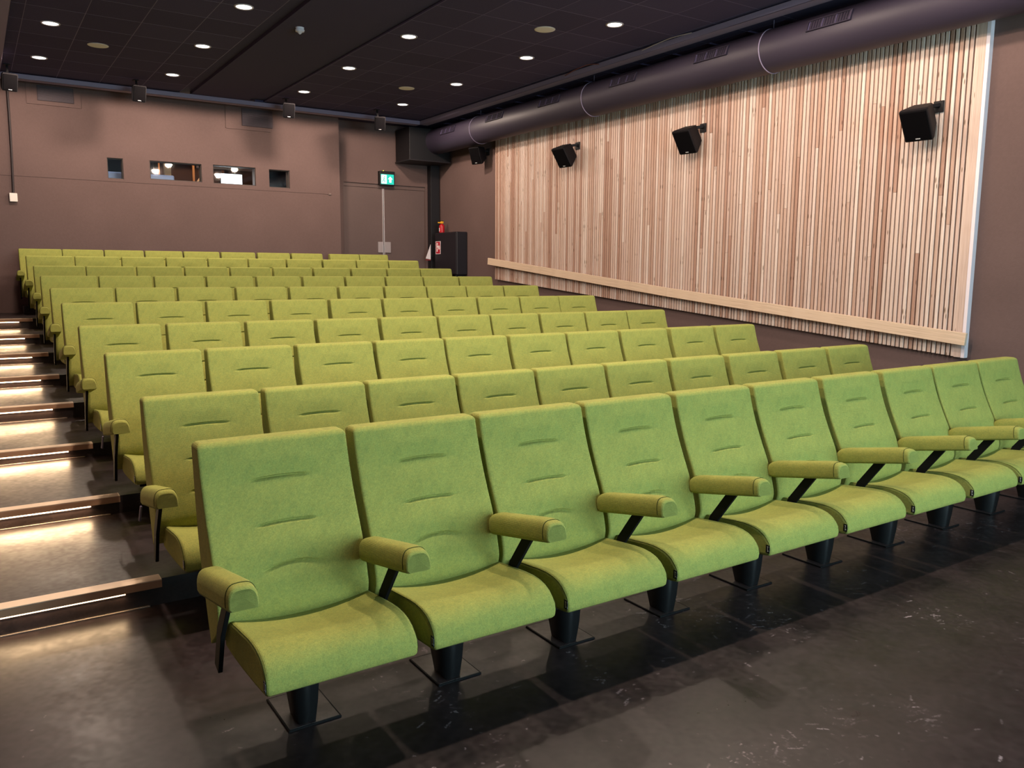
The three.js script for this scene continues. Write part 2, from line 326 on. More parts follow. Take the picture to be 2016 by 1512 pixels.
function armSeam() { const f = (0.435 - (ARM_L - 0.07)) / 0.07; return armPlace(tube(armSection(1 - 0.05 * f * f, 1 - 0.2 * f * f, 0.0006).slice(1, -1).map(([x, y]) => [x, y, 0.435]), 0.0013, 36, 5)); }
function pedestalGeo(z0, yb) {     // tapered pedestal
  const ring = (y, hx, a, b) => [[0.275 - hx, y, a], [0.275 + hx, y, a], [0.275 + hx, y, b], [0.275 - hx, y, b]].reverse();
  const H0 = 0.28; const rings = [ring(yb, 0.03, z0 + 0.05, z0 + 0.15), ring(yb + (H0 - yb) * 0.3, 0.037, z0 + 0.03, z0 + 0.16), ring(yb + (H0 - yb) * 0.6, 0.041, z0, z0 + 0.165), ring(H0, 0.04, z0, z0 + 0.16)];
  return metricUV(loft(rings, p => [p[0], p[1]]).toNonIndexed());
}
const tagTex = canvasTex(64, 96, (c, w, h) => { c.fillStyle = '#08080a'; c.fillRect(0, 0, w, h); c.strokeStyle = '#e8e8ea'; c.lineWidth = 6; c.lineCap = 'round'; c.beginPath(); c.moveTo(24, 20); c.lineTo(38, 20); c.moveTo(38, 18); c.quadraticCurveTo(26, 46, 36, 74); c.lineTo(44, 68); c.moveTo(30, 78); c.lineTo(44, 72); c.stroke(); });
const G = { back: backGeo(), seat: seatGeo(), seamL: seamGeo(0.059, 0.006), seamR: seamGeo(0.585, 0.006), arm: armGeo(), armSeam: armSeam(),
  strut: mergeGeometries([bar([0, 0.565, 0.52], [0, 0.4, 0.4], 0.016, 0.048), bar([0, 0.41, 0.405], [0, 0.25, 0.345], 0.0155, 0.05)]),
  frame: rbx(0.1, 0.53, 0.235, 0.259, 0.28, 0.56, 0.005),
  pedA: pedestalGeo(0.29, 0.007), pedB: pedestalGeo(0.02, 0.142), plateA: rbx(0.2, 0.395, 0, 0.007, 0.2, 0.46, 0.002), plateB: rbx(0.2, 0.395, 0.135, 0.142, -0.02, 0.22, 0.002), topA: rbx(0.206, 0.389, 0.0062, 0.0076, 0.206, 0.454, 0.0006, 1), topB: rbx(0.206, 0.389, 0.1412, 0.1426, -0.014, 0.214, 0.0006, 1), bracket: rbx(0.15, 0.45, 0.255, 0.3, 0.03, 0.27, 0.006),
  tag: new THREE.BoxGeometry(0.0015, 0.038, 0.022), hook: bar([-0.055, 0.52, 0.36], [-0.062, 0.445, 0.34], 0.008, 0.012) };
const tagMat = std(0xffffff, 0.6, { map: tagTex });
function makeChair(front) {
  const t = new THREE.Group();
  part(t, 'backrest', G.back, fabric);
  const s = part(t, 'seat', G.seat, fabric); part(s, 'seam', G.seamL, seamMat); part(s, 'seam', G.seamR, seamMat);
  const c = part(s, 'fabric_tag', G.tag, tagMat); c.position.set(0.0555, 0.318, 0.688);
  const a = part(t, 'armrest', G.arm, fabric); part(a, 'seam', G.armSeam, seamMat); part(a, 'strut', G.strut, blackMetal);
  part(t, 'seat_frame', G.frame, blackMetal);
  const p = part(t, 'pedestal', front ? G.pedA : G.pedB, blackSatin); part(p, 'foot_plate', front ? G.plateA : G.plateB, blackMetal); part(p, 'plate_cover', front ? G.topA : G.topB, floorMat);
  if (!front) part(p, 'seat_bracket', G.bracket, blackMetal);
  return t;
}
const protoFront = makeChair(true), protoRear = makeChair(false);
const ORD = ['first', 'second', 'third', 'fourth', 'fifth', 'sixth', 'seventh', 'eighth', 'ninth', 'tenth'];
for (let r = 0; r < 10; r++) for (let j = 0; j < 10; j++) {
  const c = (r ? protoRear : protoFront).clone(); c.name = numbered('cinema_chair'); scene.add(c);
  const w = rowEdges[r], cx = r === 9 && j === 7 ? (4.148 + 4.74) / 2 : (w[j] + w[j + 1]) / 2;
  c.position.set(cx - 0.3, r ? level[r] - 0.135 : 0, rowZ[r]); c.rotation.y = rr(-0.006, 0.006);
  const rowName = r === 0 ? 'front row' : r === 9 ? 'back row' : ORD[r] + ' row from the front';
  tag(c, `lime green cinema chair in the ${rowName}, ${j === 0 ? 'nearest the lit stairs' : j === 9 ? 'nearest the slatted wall' : ORD[j] + ' from the stairs'}`, 'chair', 'lime green cinema chairs on the raked platforms');
  if (j === 9) { const a = new THREE.Mesh(G.arm, fabric); a.name = 'armrest'; sh(a); a.position.x = 0.6; c.add(a); part(a, 'seam', G.armSeam, seamMat); part(a, 'strut', G.strut, blackMetal); }
  if (j === 0 && (r === 1 || r === 2)) part(c.children.find(o => o.name === 'armrest'), 'release_lever', G.hook, gridMat);
}

// ------------------------------------------------------------------ lit stair nosings in the aisle
const nosingTop = std(0xe0c6aa, 0.42), nosingLip = std(0xb48c6e, 0.35), trimMat = std(0xcfc2b8, 0.22, { metalness: 0.7 });
const ledMat = new THREE.MeshStandardMaterial({ color: 0xfff0dd, emissive: new THREE.Color(1, 0.7, 0.42), emissiveIntensity: 12, roughness: 0.6 });
const ledDim = ledMat.clone(); ledDim.emissiveIntensity = 4.5;
for (let k = 1; k <= 8; k++) {
  const xe = 0.055, x0 = XL + 0.01, y = level[k], z = riserZ[k];
  const nm = k === 1 ? 'lowest' : k === 8 ? 'topmost' : ORD[k - 1] + ' from the bottom';
  const t = thing('stair_nosing', `tan stair nosing with a glowing strip beneath, ${nm} of the aisle steps`, 'stair nosing', [0, y, z], 'lit stair nosings up the left aisle');
  part(t, 'tread_strip', rbx(x0, xe, 0.0005, 0.007, -0.05, 0.03, 0.002), nosingTop);
  part(t, 'front_lip', rbx(x0, xe, -0.034, 0.0, 0.018, 0.03, 0.002), nosingLip);
  part(t, 'light_strip', bx(x0 + 0.02, -0.105, -0.044, -0.032, 0.002, 0.016), k === 1 ? ledDim : ledMat);
  part(t, 'riser_trim', rbx(x0, 0.0, level[k - 1] - y + 0.0005, level[k - 1] - y + 0.006, 0.0005, 0.012, 0.001), trimMat);
  const L = new THREE.RectAreaLight(STEP_C, STEP_L * (k === 1 ? 0.4 : 1), -0.105 - x0 - 0.02, 0.012); L.position.set((x0 + 0.02 - 0.105) / 2, y - 0.047, z + 0.012); L.lookAt(L.position.x, y - 0.047 - 0.5, z + 0.012 + 0.5); scene.add(L);
}

// ------------------------------------------------------------------ slatted wall panel on the right
{
  const t = thing('slatted_wall_panel', 'pale wooden panel of upright slats covering the right wall', 'wall panel', [0, 0, 0]);
  const face = 7.39, zA = -9.58, zB = -1.14, P = 0.0483, N = Math.round((zB - zA) / P), yTop = 4.12;
  const bot = z => 1.457 + (0.799 - 1.457) * (z + 9.563) / (9.563 - 1.04);
  part(t, 'backing_board', (() => { const s = new THREE.Shape([[zA, bot(zA) + 0.03], [zB + 0.06, bot(zB + 0.06) + 0.03], [zB + 0.06, yTop - 0.02], [zA, yTop - 0.02]].map(([z, y]) => new THREE.Vector2(-z, y))); const g = new THREE.ExtrudeGeometry(s, { depth: 0.018, bevelEnabled: false }); g.rotateY(Math.PI / 2); g.translate(7.425, 0, 0); return g; })(), std(0x43241a, 0.8));
  const cut = [...Array(3)].map((_, i) => rbx(-0.0172, 0.0172, -0.5, 0.5, -0.016, 0.016, 0.003, 1));
  for (let i = 0; i < N; i++) {
    const z = zA + (i + 0.5) * P, y0 = bot(z), w = 0.0172; let y1 = yTop;
    const dark = [Math.round(N * 0.331), Math.round(N * 0.664)].includes(i);
    const pieces = rnd() < 0.3 ? [[y0, 0], [rr(y0 + 0.8, y1 - 0.5), y1]] : [[y0, y1]];
    if (pieces.length === 2) pieces[0][1] = pieces[1][0];
    for (const [a, b] of pieces) {
      const g = metricUV(new RoundedBoxGeometry(0.036, b - a - 0.0008, (dark ? 0.025 : 0.0342) , 1, 0.003)); const uv = g.attributes.uv, o1 = rnd() * 3, o2 = rnd();
      for (let q = 0; q < uv.count; q++) uv.setXY(q, uv.getX(q) + o2, uv.getY(q) + o1);
      const m = part(t, 'slat', g, slatMats[Math.floor(rnd() * slatMats.length)]); m.position.set(face + 0.018, (a + b) / 2, z);
    }
  }
  const eb = bx(face - 0.002, 7.45, bot(-1.09), yTop, zB + 0.004, -1.07); part(t, 'end_board', eb, slatMats[1]);
  part(t, 'edge_strip', bx(face - 0.003, 7.45, bot(-1.05), yTop, -1.068, -1.035), std(0xd9cfd6, 0.5));
}
// sloping handrail board, two lengths end to end
{
  const mk = (za, ya, zb, yb, label) => {
    const t = thing('handrail_board', label, 'handrail', [7.32, ya, za], 'wooden handrail boards along the slats');
    const L = Math.hypot(zb - za, yb - ya), g = rbx(-0.017, 0.017, -0.06, 0.06, 0, L - 0.003, 0.004, 2); g.rotateX(Math.atan2(-(yb - ya), zb - za));
    const uv = g.attributes.uv; for (let i = 0; i < uv.count; i++) uv.setXY(i, uv.getY(i), uv.getX(i));
    part(t, 'rail_board', g, railMat);
    for (const f of [0.1, 0.5, 0.9]) part(t, 'wall_bracket', bx(0.015, 0.071, (yb - ya) * f - 0.02, (yb - ya) * f + 0.02, (zb - za) * f - 0.02, (zb - za) * f + 0.02), railMat);
  };
  mk(-9.69, 1.785, -5.06, 1.338, 'pale wooden handrail board along the rear half of the slats');
  mk(-5.06, 1.338, -0.99, 0.985, 'pale wooden handrail board along the front half of the slats');
}

// ------------------------------------------------------------------ ceiling downlights
const bulbMat = new THREE.MeshStandardMaterial({ color: 0xffffff, emissive: new THREE.Color(1, 0.93, 0.86), emissiveIntensity: 6, roughness: 0.5 });
const ringMat = std(0xb9afb2, 0.5);
const ringGeo = new THREE.LatheGeometry([[0.082, 0], [0.086, -0.008], [0.098, -0.008], [0.103, -0.002], [0.103, 0.004]].map(p => new THREE.Vector2(...p)), 40);
const lensGeo = new THREE.LatheGeometry([[0.0001, -0.006], [0.05, -0.005], [0.083, -0.001], [0.083, 0.003]].map(p => new THREE.Vector2(...p)), 40);
const lampX = [0.37, 2.055, 4.02, 5.745], lampZ = [-9.93, -8.08, -6.2, -4.42, -2.62, -0.82];
const colName = ['leftmost', 'second from left', 'third from left', 'rightmost'];
const vis = { 0: [0, 1], 1: [0, 1, 2], 2: [0, 1, 2, 3], 3: [0, 1, 2, 3] };
for (let a = 0; a < 4; a++) for (let b = 0; b < 6; b++) {
  const seen = vis[a].includes(b), pos = ['farthest', 'second farthest', 'third farthest', 'nearest visible'][b];
  const label = seen ? `bright round ceiling downlight, ${pos} in the ${colName[a]} lengthwise line` : 'round ceiling downlight over the front rows, above the top of the photo';
  const t = thing('ceiling_downlight', label, 'downlight', [lampX[a], H, lampZ[b]], 'round downlights in the black ceiling');
  part(t, 'trim_ring', ringGeo, ringMat); part(t, 'lens', lensGeo, bulbMat);
  const L = new THREE.SpotLight(DOWN_C, DOWN_I * [1.8, 0.25, 0.36, 0.68, 1.0, a === 3 ? 1.3 : 2.8][b], 0, Math.PI / 2 * 0.98, 0.08, 2); L.position.set(lampX[a], H - 0.03, lampZ[b]); L.target.position.set(lampX[a], 0, lampZ[b]);
  L.castShadow = true; L.shadow.radius = 4; L.shadow.mapSize.set(1024, 1024); scene.add(L, L.target);
}
// round white ceiling loudspeakers
[[0.95, -8.81, 'in the left field of ceiling tiles'], [5.2, -5.03, 'nearer of the two between the right-hand downlights'], [5.25, -8.77, 'farther of the two between the right-hand downlights']].forEach(([x, z, w]) => {
  const t = thing('ceiling_loudspeaker', 'flat round white ceiling loudspeaker, ' + w, 'loudspeaker', [x, H, z], 'flat round ceiling loudspeakers');
  part(t, 'grille', new THREE.LatheGeometry([[0.0001, -0.008], [0.1, -0.007], [0.118, -0.004], [0.12, 0.002]].map(p => new THREE.Vector2(...p)), 40), std(0xe6dfd6, 0.8));
  part(t, 'rim', new THREE.TorusGeometry(0.12, 0.004, 6, 40).rotateX(Math.PI / 2), std(0xc4bab4, 0.6));
});
{ // smoke detector under the beam
  const t = thing('smoke_detector', 'small white smoke detector under the plain strip of dark ceiling', 'smoke detector', [2.79, H - 0.015, -6.55]);
  part(t, 'base', new THREE.CylinderGeometry(0.05, 0.045, 0.02, 24).translate(0, -0.01, 0), std(0xd6d2da, 0.6));
  part(t, 'sensor_head', new THREE.LatheGeometry([[0.0001, -0.075], [0.012, -0.07], [0.03, -0.05], [0.05, -0.045], [0.054, -0.025], [0.045, -0.02]].map(p => new THREE.Vector2(...p)), 24), std(0xcac6d0, 0.6));
}

// ------------------------------------------------------------------ perimeter cable trays under the ceiling
function tray(label, a, b, y0 = 4.325, h = 0.07, w = 0.16, side = [1, 0]) {
  const t = thing('cable_tray', label, 'cable tray', [0, 0, 0]);
  const along = Math.abs(a[0] - b[0]) > Math.abs(a[1] - b[1]);
  const x0 = Math.min(a[0], b[0]), x1 = Math.max(a[0], b[0]), z0 = Math.min(a[1], b[1]), z1 = Math.max(a[1], b[1]);
  if (along) part(t, 'tray_channel', mergeGeometries([rbx(x0, x1, y0, y0 + 0.008, z0 - w, z0, 0.003), rbx(x0, x1, y0, y0 + h, z0 - 0.008, z0, 0.003), rbx(x0, x1, y0, y0 + h, z0 - w, z0 - w + 0.008, 0.003)]), trayMat);
  else { const s = side[0]; part(t, 'tray_channel', mergeGeometries([rbx(Math.min(x0, x0 + s * w), Math.max(x0, x0 + s * w), y0, y0 + 0.008, z0, z1, 0.003), rbx(Math.min(x0, x0 + s * 0.008), Math.max(x0, x0 + s * 0.008), y0, y0 + h, z0, z1, 0.003), rbx(Math.min(x0 + s * (w - 0.008), x0 + s * w), Math.max(x0 + s * (w - 0.008), x0 + s * w), y0, y0 + h, z0, z1, 0.003)]), trayMat); }
  const n = Math.max(2, Math.round((along ? x1 - x0 : z1 - z0) / 1.6));
  for (let i = 0; i < n; i++) { const f = (i + 0.5) / n; const x = along ? x0 + (x1 - x0) * f : x0 + side[0] * w / 2, z = along ? z0 - w / 2 : z0 + (z1 - z0) * f; part(t, 'hanger_rod', new THREE.CylinderGeometry(0.005, 0.005, H - y0 - 0.008, 8).translate(x, (H + y0 + 0.008) / 2, z), gridMat); }
  return t;
}
tray('dark cable tray under the ceiling along the left side', [-0.06, -10.9], [-0.06, 4], 4.325, 0.07, 0.16, [-1, 0]);
tray('dark cable tray running along the top of the back wall', [-0.06, -11.08], [6.66, -11.08]);
tray('dark cable tray under the ceiling beside the round duct', [6.66, -11.08], [6.66, 4], 4.325, 0.07, 0.16, [1, 0]);
const cableW = std(0xb9a7a5, 0.5), cableR = std(0x7d4642, 0.5);
tag(part(scene, 'loose_cable', tube([[6.65, 4.39, -6.55], [6.635, 4.42, -6.3], [6.635, 4.43, -6.0], [6.65, 4.4, -5.8]].map(p => [p[0], p[1] - 0.025, p[2]]), 0.006), cableR), 'short reddish cable bulging over the edge of the right cable tray', 'cable');
tag(part(scene, 'loose_cable_001', tube([[6.65, 4.37, -4.95], [6.635, 4.385, -4.7], [6.635, 4.4, -4.4], [6.65, 4.39, -4.1]], 0.006), cableW), 'short pale cable lying over the edge of the right cable tray', 'cable');

// ------------------------------------------------------------------ round ventilation duct on the right
{
  const cx = 7.1, cy = 4.075, R = 0.234, t = thing('ventilation_duct', 'long dark round ventilation duct above the slatted wall', 'duct', [cx, cy, 0]);
  const g = new THREE.CylinderGeometry(R, R, 15.2, 64, 1).rotateX(Math.PI / 2); g.translate(0, 0, -11.25 + 7.6); part(t, 'duct_pipe', g, ductMat);
  for (const z of [-9.6, -6.45, -3.28, -0.1]) { const h = part(t, 'hanging_strap', mergeGeometries([new THREE.TorusGeometry(R + 0.003, 0.006, 6, 48).translate(0, 0, z), new THREE.CylinderGeometry(0.004, 0.004, H - cy - R, 6).translate(0, R + (H - cy - R) / 2, z)]), trayMat); }
  const ang = 160 * Math.PI / 180;
  [-10.4, -8.8, -7.25, -5.57, -4.0, -2.4].forEach(z => {
    const f = part(t, 'air_grille', mergeGeometries([bx(-0.005, 0.012, -0.06, -0.05, -0.26, 0.26), bx(-0.005, 0.012, 0.05, 0.06, -0.26, 0.26), bx(-0.005, 0.012, -0.05, 0.05, -0.26, -0.248), bx(-0.005, 0.012, -0.05, 0.05, 0.248, 0.26), bx(-0.004, 0.001, -0.05, 0.05, -0.25, 0.25)]), ductMat);
    f.rotation.z = ang; f.position.set(Math.cos(ang) * (R + 0.001), Math.sin(ang) * (R + 0.001), z);
    for (let i = 0; i < 16; i++) part(f, 'grille_blade', bx(0.001, 0.009, -0.049, 0.049, -0.24 + i * 0.032, -0.234 + i * 0.032), i % 5 === 0 ? gridMat : ductMat);
  });
}
{ // boxed air unit in the corner
  const t = thing('air_duct_box', 'black duct box in the corner above the exit door', 'duct box', [6.98, 4.04, -11.52]);
  part(t, 'casing', rbx(-0.46, 0.42, -0.34, 0.27, -0.33, 0.27, 0.01), std(0x0d0a0f, 0.6));
  part(t, 'flange', rbx(-0.475, 0.43, -0.35, -0.33, -0.34, 0.285, 0.004), std(0x1d181d, 0.6));
}
tag(part(scene, 'corner_post', rbx(7.225, 7.42, level[9] + 0.001, 3.69, ZD + 0.02, ZD + 0.17, 0.006), std(0x141116, 0.6)), 'black square post in the corner beside the exit door', 'post');

// ------------------------------------------------------------------ exit doors
{
  const d = struct('door_1');
  part(d, 'door_leaf', rbx(5.445, 6.268, level[9] + 0.006, 3.2, ZD - 0.09, ZD - 0.04, 0.004), doorMat);
  part(d, 'door_leaf', rbx(6.292, 7.185, level[9] + 0.006, 3.2, ZD - 0.09, ZD - 0.04, 0.004), doorMat);
  part(d, 'door_frame', mergeGeometries([bx(5.43, 5.444, level[9], 3.275, ZD - 0.12, ZD + 0.004), bx(7.186, 7.2, level[9], 3.275, ZD - 0.12, ZD + 0.004), bx(5.444, 7.186, 3.205, 3.275, ZD - 0.12, ZD - 0.03)]), doorMat);
  for (const x of [6.263, 6.29]) part(d, 'edge_strip', rbx(x - 0.006, x + 0.006, level[9] + 0.01, 3.198, ZD - 0.06, ZD - 0.03, 0.002), std(0xd8d2d4, 0.3, { metalness: 0.6 }));
  for (const [a, b] of [[6.15, 6.253], [6.3, 6.42]]) part(d, 'push_plate', rbx(a, b, 1.955, 2.165, ZD - 0.04, ZD - 0.02, 0.003), std(0xb0a6a8, 0.35, { metalness: 0.5 }));
}
{ // exit sign: running figure and arrow
  const t = thing('exit_sign', 'lit green exit sign with running figure and arrow above the door', 'exit sign', [6.313, 3.385, ZD + 0.075]);
  part(t, 'housing', rbx(-0.16, 0.16, -0.135, 0.135, -0.072, 0.02, 0.008), std(0x0b0f10, 0.5));
  const tex = canvasTex(256, 192, (c, w, h) => {
    c.fillStyle = '#17a89a'; c.fillRect(0, 0, w, h); c.fillStyle = '#f2fffb'; c.fillRect(8, 12, 104, 168);
    c.fillStyle = '#12978a'; c.beginPath(); c.arc(72, 46, 12, 0, 7); c.fill(); c.strokeStyle = '#12978a'; c.lineWidth = 15; c.lineCap = 'round'; c.lineJoin = 'round';
    c.beginPath(); c.moveTo(66, 68); c.lineTo(56, 104); c.lineTo(76, 124); c.lineTo(68, 154); c.moveTo(56, 104); c.lineTo(40, 132); c.lineTo(24, 138); c.stroke(); c.lineWidth = 9; c.beginPath(); c.moveTo(64, 70); c.lineTo(40, 78); c.lineTo(34, 96); c.moveTo(68, 72); c.lineTo(82, 92); c.lineTo(96, 90); c.stroke();
    c.fillStyle = '#f2fffb'; c.beginPath(); c.moveTo(184, 38); c.lineTo(232, 92); c.lineTo(204, 92); c.lineTo(204, 154); c.lineTo(164, 154); c.lineTo(164, 92); c.lineTo(136, 92); c.closePath(); c.fill();
  });
  const f = part(t, 'sign_face', new THREE.PlaneGeometry(0.275, 0.19), new THREE.MeshStandardMaterial({ map: tex, emissive: 0xffffff, emissiveMap: tex, emissiveIntensity: 0.85, roughness: 0.4 })); f.position.set(0, -0.02, 0.0215);
  part(t, 'indicator_lamp', new THREE.SphereGeometry(0.012, 12, 8), new THREE.MeshStandardMaterial({ color: 0xd8e060, emissive: 0xc8d840, emissiveIntensity: 1.2 })).position.set(-0.075, 0.137, 0.0);
  const L = new THREE.RectAreaLight(new THREE.Color(0.25, 0.9, 0.8), 0.7, 0.27, 0.18); L.position.set(6.313, 3.365, ZD + 0.1); L.lookAt(6.313, 3.365, 0); scene.add(L);
}
// ------------------------------------------------------------------ black wall cabinet, extinguisher, signs
{
  const t = thing('wall_cabinet', 'tall black cabinet on the right wall in the far corner', 'cabinet', [7.325, level[9], -11.12]);
  part(t, 'carcass', rbx(-0.115, 0.122, 0.48, 1.305, -0.42, 0.46, 0.02, 3), std(0x17131a, 0.55));
  part(t, 'door', rbx(-0.125, -0.112, 0.5, 1.29, -0.4, 0.44, 0.004), std(0x19151c, 0.5));
  part(t, 'leg_frame', mergeGeometries([rbx(-0.1, 0.1, 0.001, 0.485, -0.38, -0.34, 0.004), rbx(-0.1, 0.1, 0.001, 0.485, 0.36, 0.4, 0.004)]), std(0x120f14, 0.6));
  const tex = canvasTex(128, 256, (c, w, h) => { c.fillStyle = '#e9d9dc'; c.fillRect(0, 0, w, h); c.fillStyle = '#b01830'; c.fillRect(10, 10, w - 20, h - 20); c.fillStyle = '#efe3e5'; c.fillRect(24, 34, 44, 96); c.fillRect(74, 88, 30, 76); c.fillRect(28, 140, 26, 70); c.fillStyle = '#b01830'; c.fillRect(34, 50, 24, 12); c.fillRect(34, 74, 24, 12); });
  const s = part(scene, 'fire_point_sign', new THREE.BoxGeometry(0.004, 0.25, 0.2), [0, 1, 2, 3, 4, 5].map(i => i === 1 ? std(0xffffff, 0.5, { map: tex }) : std(0xe0d0d2, 0.5)));
  s.position.set(7.1975, 2.06, -11.39); tag(s, 'small red and white fire sign on the black corner cabinet', 'sign');
}
{
  const t = thing('fire_extinguisher', 'red fire extinguisher with yellow top standing on the black cabinet', 'fire extinguisher', [7.29, level[9] + 1.3055, -11.4]), red = std(0xa81420, 0.35);
  part(t, 'cylinder', new THREE.LatheGeometry([[0.0001, 0], [0.05, 0], [0.055, 0.008], [0.055, 0.13], [0.045, 0.155], [0.02, 0.165], [0.018, 0.18]].map(p => new THREE.Vector2(...p)), 28), red);
  part(t, 'label_band', new THREE.CylinderGeometry(0.0556, 0.0556, 0.07, 28, 1, true, Math.PI * 1.25, 1.0).translate(0, 0.06, 0), std(0xe8e0e0, 0.5));
  part(t, 'yellow_cap', mergeGeometries([rbx(-0.028, 0.028, 0.18, 0.225, -0.026, 0.026, 0.008), rbx(-0.085, -0.02, 0.185, 0.21, -0.014, 0.014, 0.005)]), std(0xd79a24, 0.5));
  part(t, 'lever', rbx(-0.07, 0.03, 0.226, 0.238, -0.012, 0.012, 0.003), blackSatin);
}
{ // pointed white sign that stands out beside the cabinet
  const s = new THREE.Shape([[0, 0.3], [-0.11, 0.02], [0, 0.0]].map(p => new THREE.Vector2(...p)));
  const t = thing('pennant_sign', 'small white triangular sign with dark red edge beside the cabinet', 'sign', [7.18, 1.83, -11.68]);
  part(t, 'sign_plate', new THREE.ExtrudeGeometry(s, { depth: 0.006, bevelEnabled: false }), std(0xd8ced0, 0.6));
  part(t, 'lower_edge', rbx(-0.112, 0.002, -0.02, 0.004, 0.0, 0.007, 0.002), std(0x7a2a2e, 0.6)); part(t, 'stem', rbx(0.0, 0.06, 0.05, 0.09, -0.003, 0.006, 0.002), blackSatin);
}

// ------------------------------------------------------------------ loudspeakers
const spkMat = std(0x100d11, 0.6, { specularIntensity: 0.5 }), grilleMat = std(0x060507, 0.9, { specularIntensity: 0.12, bumpMap: plasterBump, bumpScale: 0.0006 }), logoMat = std(0xb8b8bc, 0.5);
function speakerBody(t, w, h, d) {   // front towards +z, tapering to the back
  const ring = (z, s, r) => { const o = []; for (const [sx, sy] of [[1, 1], [-1, 1], [-1, -1], [1, -1]]) for (let k = 0; k <= 3; k++) { const a0 = Math.atan2(sy, sx) - Math.PI / 4, a = a0 + Math.PI / 2 * k / 3; o.push([sx * (w / 2 * s - r) + r * Math.cos(a), sy * (h / 2 * s - r) + r * Math.sin(a), z]); } return o; };
  part(t, 'cabinet', loft([ring(-d / 2, 0.62, 0.012), ring(-d / 2 + 0.015, 0.7, 0.016), ring(d / 2 - 0.05, 0.98, 0.016), ring(d / 2 - 0.02, 1, 0.016), ring(d / 2 - 0.006, 0.97, 0.014)], p => [p[0], p[1]]), spkMat);
  const g = part(t, 'front_grille', rbx(-w * 0.45, w * 0.45, -h * 0.45, h * 0.45, d / 2 - 0.01, d / 2 + 0.004, 0.01, 3), grilleMat);
  part(g, 'maker_mark', rbx(-0.022, 0.022, -h * 0.41, -h * 0.38, d / 2 + 0.003, d / 2 + 0.0055, 0.001), logoMat);
}
[[-7.24, 3.4, 'farthest of the three on the slats'], [-4.63, 3.31, 'middle one of the three on the slats'], [-1.54, 3.085, 'nearest of the three on the slats']].forEach(([z, y, w]) => {
  const t = thing('wall_loudspeaker', 'black box loudspeaker tilted down on a bracket, ' + w, 'loudspeaker', [7.2, y, z], 'black loudspeakers on the slatted wall');
  const b = new THREE.Group(); speakerBody(b, 0.27, 0.33, 0.24);
  b.rotation.order = 'YXZ'; b.rotation.set(0.62, -Math.PI / 2 + 0.12, 0); b.updateMatrix();
  for (const c of [...b.children]) { c.geometry = c.geometry.clone().applyMatrix4(b.matrix); for (const d of c.children) d.geometry = d.geometry.clone().applyMatrix4(b.matrix); t.add(c); }
  part(t, 'bracket', mergeGeometries([rbx(0.17, 0.188, 0.08, 0.19, 0.02, 0.12, 0.004), bar([0.175, 0.15, 0.07], [0.06, 0.13, 0.03], 0.05, 0.035), bar([0.06, 0.14, 0.03], [0.02, 0.05, 0.0], 0.04, 0.03)]), spkMat);
});
[[0.02, 'leftmost of the four by the back wall'], [1.67, 'second from left by the back wall'], [3.945, 'third from left by the back wall'], [5.57, 'rightmost, above the exit door']].forEach(([x, w], i) => {
  const t = thing('hanging_loudspeaker', 'small black loudspeaker hanging under the ceiling, ' + w, 'loudspeaker', [x, [4.165, 4.21, 4.215, 4.17][i], -10.5], 'black loudspeakers hung by the back wall');
  const b = new THREE.Group(); speakerBody(b, 0.19, 0.24, 0.2); b.rotation.order = 'YXZ'; b.rotation.set(0.35, [0.2, 0.1, -0.15, -0.3][i], 0); b.updateMatrix();
  for (const c of [...b.children]) { c.geometry = c.geometry.clone().applyMatrix4(b.matrix); for (const d of c.children) d.geometry = d.geometry.clone().applyMatrix4(b.matrix); t.add(c); }
  const top = H - t.position.y;
  part(t, 'bracket', mergeGeometries([bar([0, 0.06, -0.06], [0, top - 0.01, -0.1], 0.03, 0.02), rbx(-0.04, 0.04, top - 0.012, top - 0.001, -0.15, -0.06, 0.003)].map(g => g.index ? g.toNonIndexed() : g)), spkMat);
});
{
  const t = thing('duct_loudspeaker', 'black loudspeaker on the right wall under the duct, near the corner', 'loudspeaker', [7.25, 3.7, -9.92]);
  const b = new THREE.Group(); speakerBody(b, 0.24, 0.31, 0.22); b.rotation.order = 'YXZ'; b.rotation.set(0.34, -Math.PI / 2 + 0.3, 0); b.updateMatrix();
  for (const c of [...b.children]) { c.geometry = c.geometry.clone().applyMatrix4(b.matrix); for (const d of c.children) d.geometry = d.geometry.clone().applyMatrix4(b.matrix); t.add(c); }
  part(t, 'bracket', mergeGeometries([rbx(0.182, 0.2, 0.0, 0.12, -0.04, 0.06, 0.004), bar([0.19, 0.07, 0.02], [0.04, 0.07, 0.01], 0.04, 0.03)]), spkMat);
}

// ------------------------------------------------------------------ back wall fittings
[[0.28, 1.013, 4.06, 0.425, 0.915, 4.12, 'at the left'], [3.19, 3.95, 3.985, 3.46, 3.99, 4.05, 'right of the ceiling beam']].forEach(([x0, x1, y0, g0, g1, gy, w]) => {
  const t = thing('air_vent', 'dark ventilation grille in a flush wall panel, ' + w, 'vent', [0, 0, ZB], 'ventilation grilles high on the back wall');
  part(t, 'access_panel', rbx(x0, x1, y0, 4.39, 0.001, 0.014, 0.003), wallMat);
  const f = part(t, 'grille_frame', rbx(g0, g1, gy, 4.34, 0.0145, 0.03, 0.003), std(0x3a3036, 0.7));
  for (let i = 0; i < 12; i++) part(f, 'louvre', rbx(g0 + 0.01, g1 - 0.01, gy + 0.012 + i * 0.017, gy + 0.02 + i * 0.017, 0.03, 0.038, 0.002, 1), std(0x4a4046, 0.6));
});
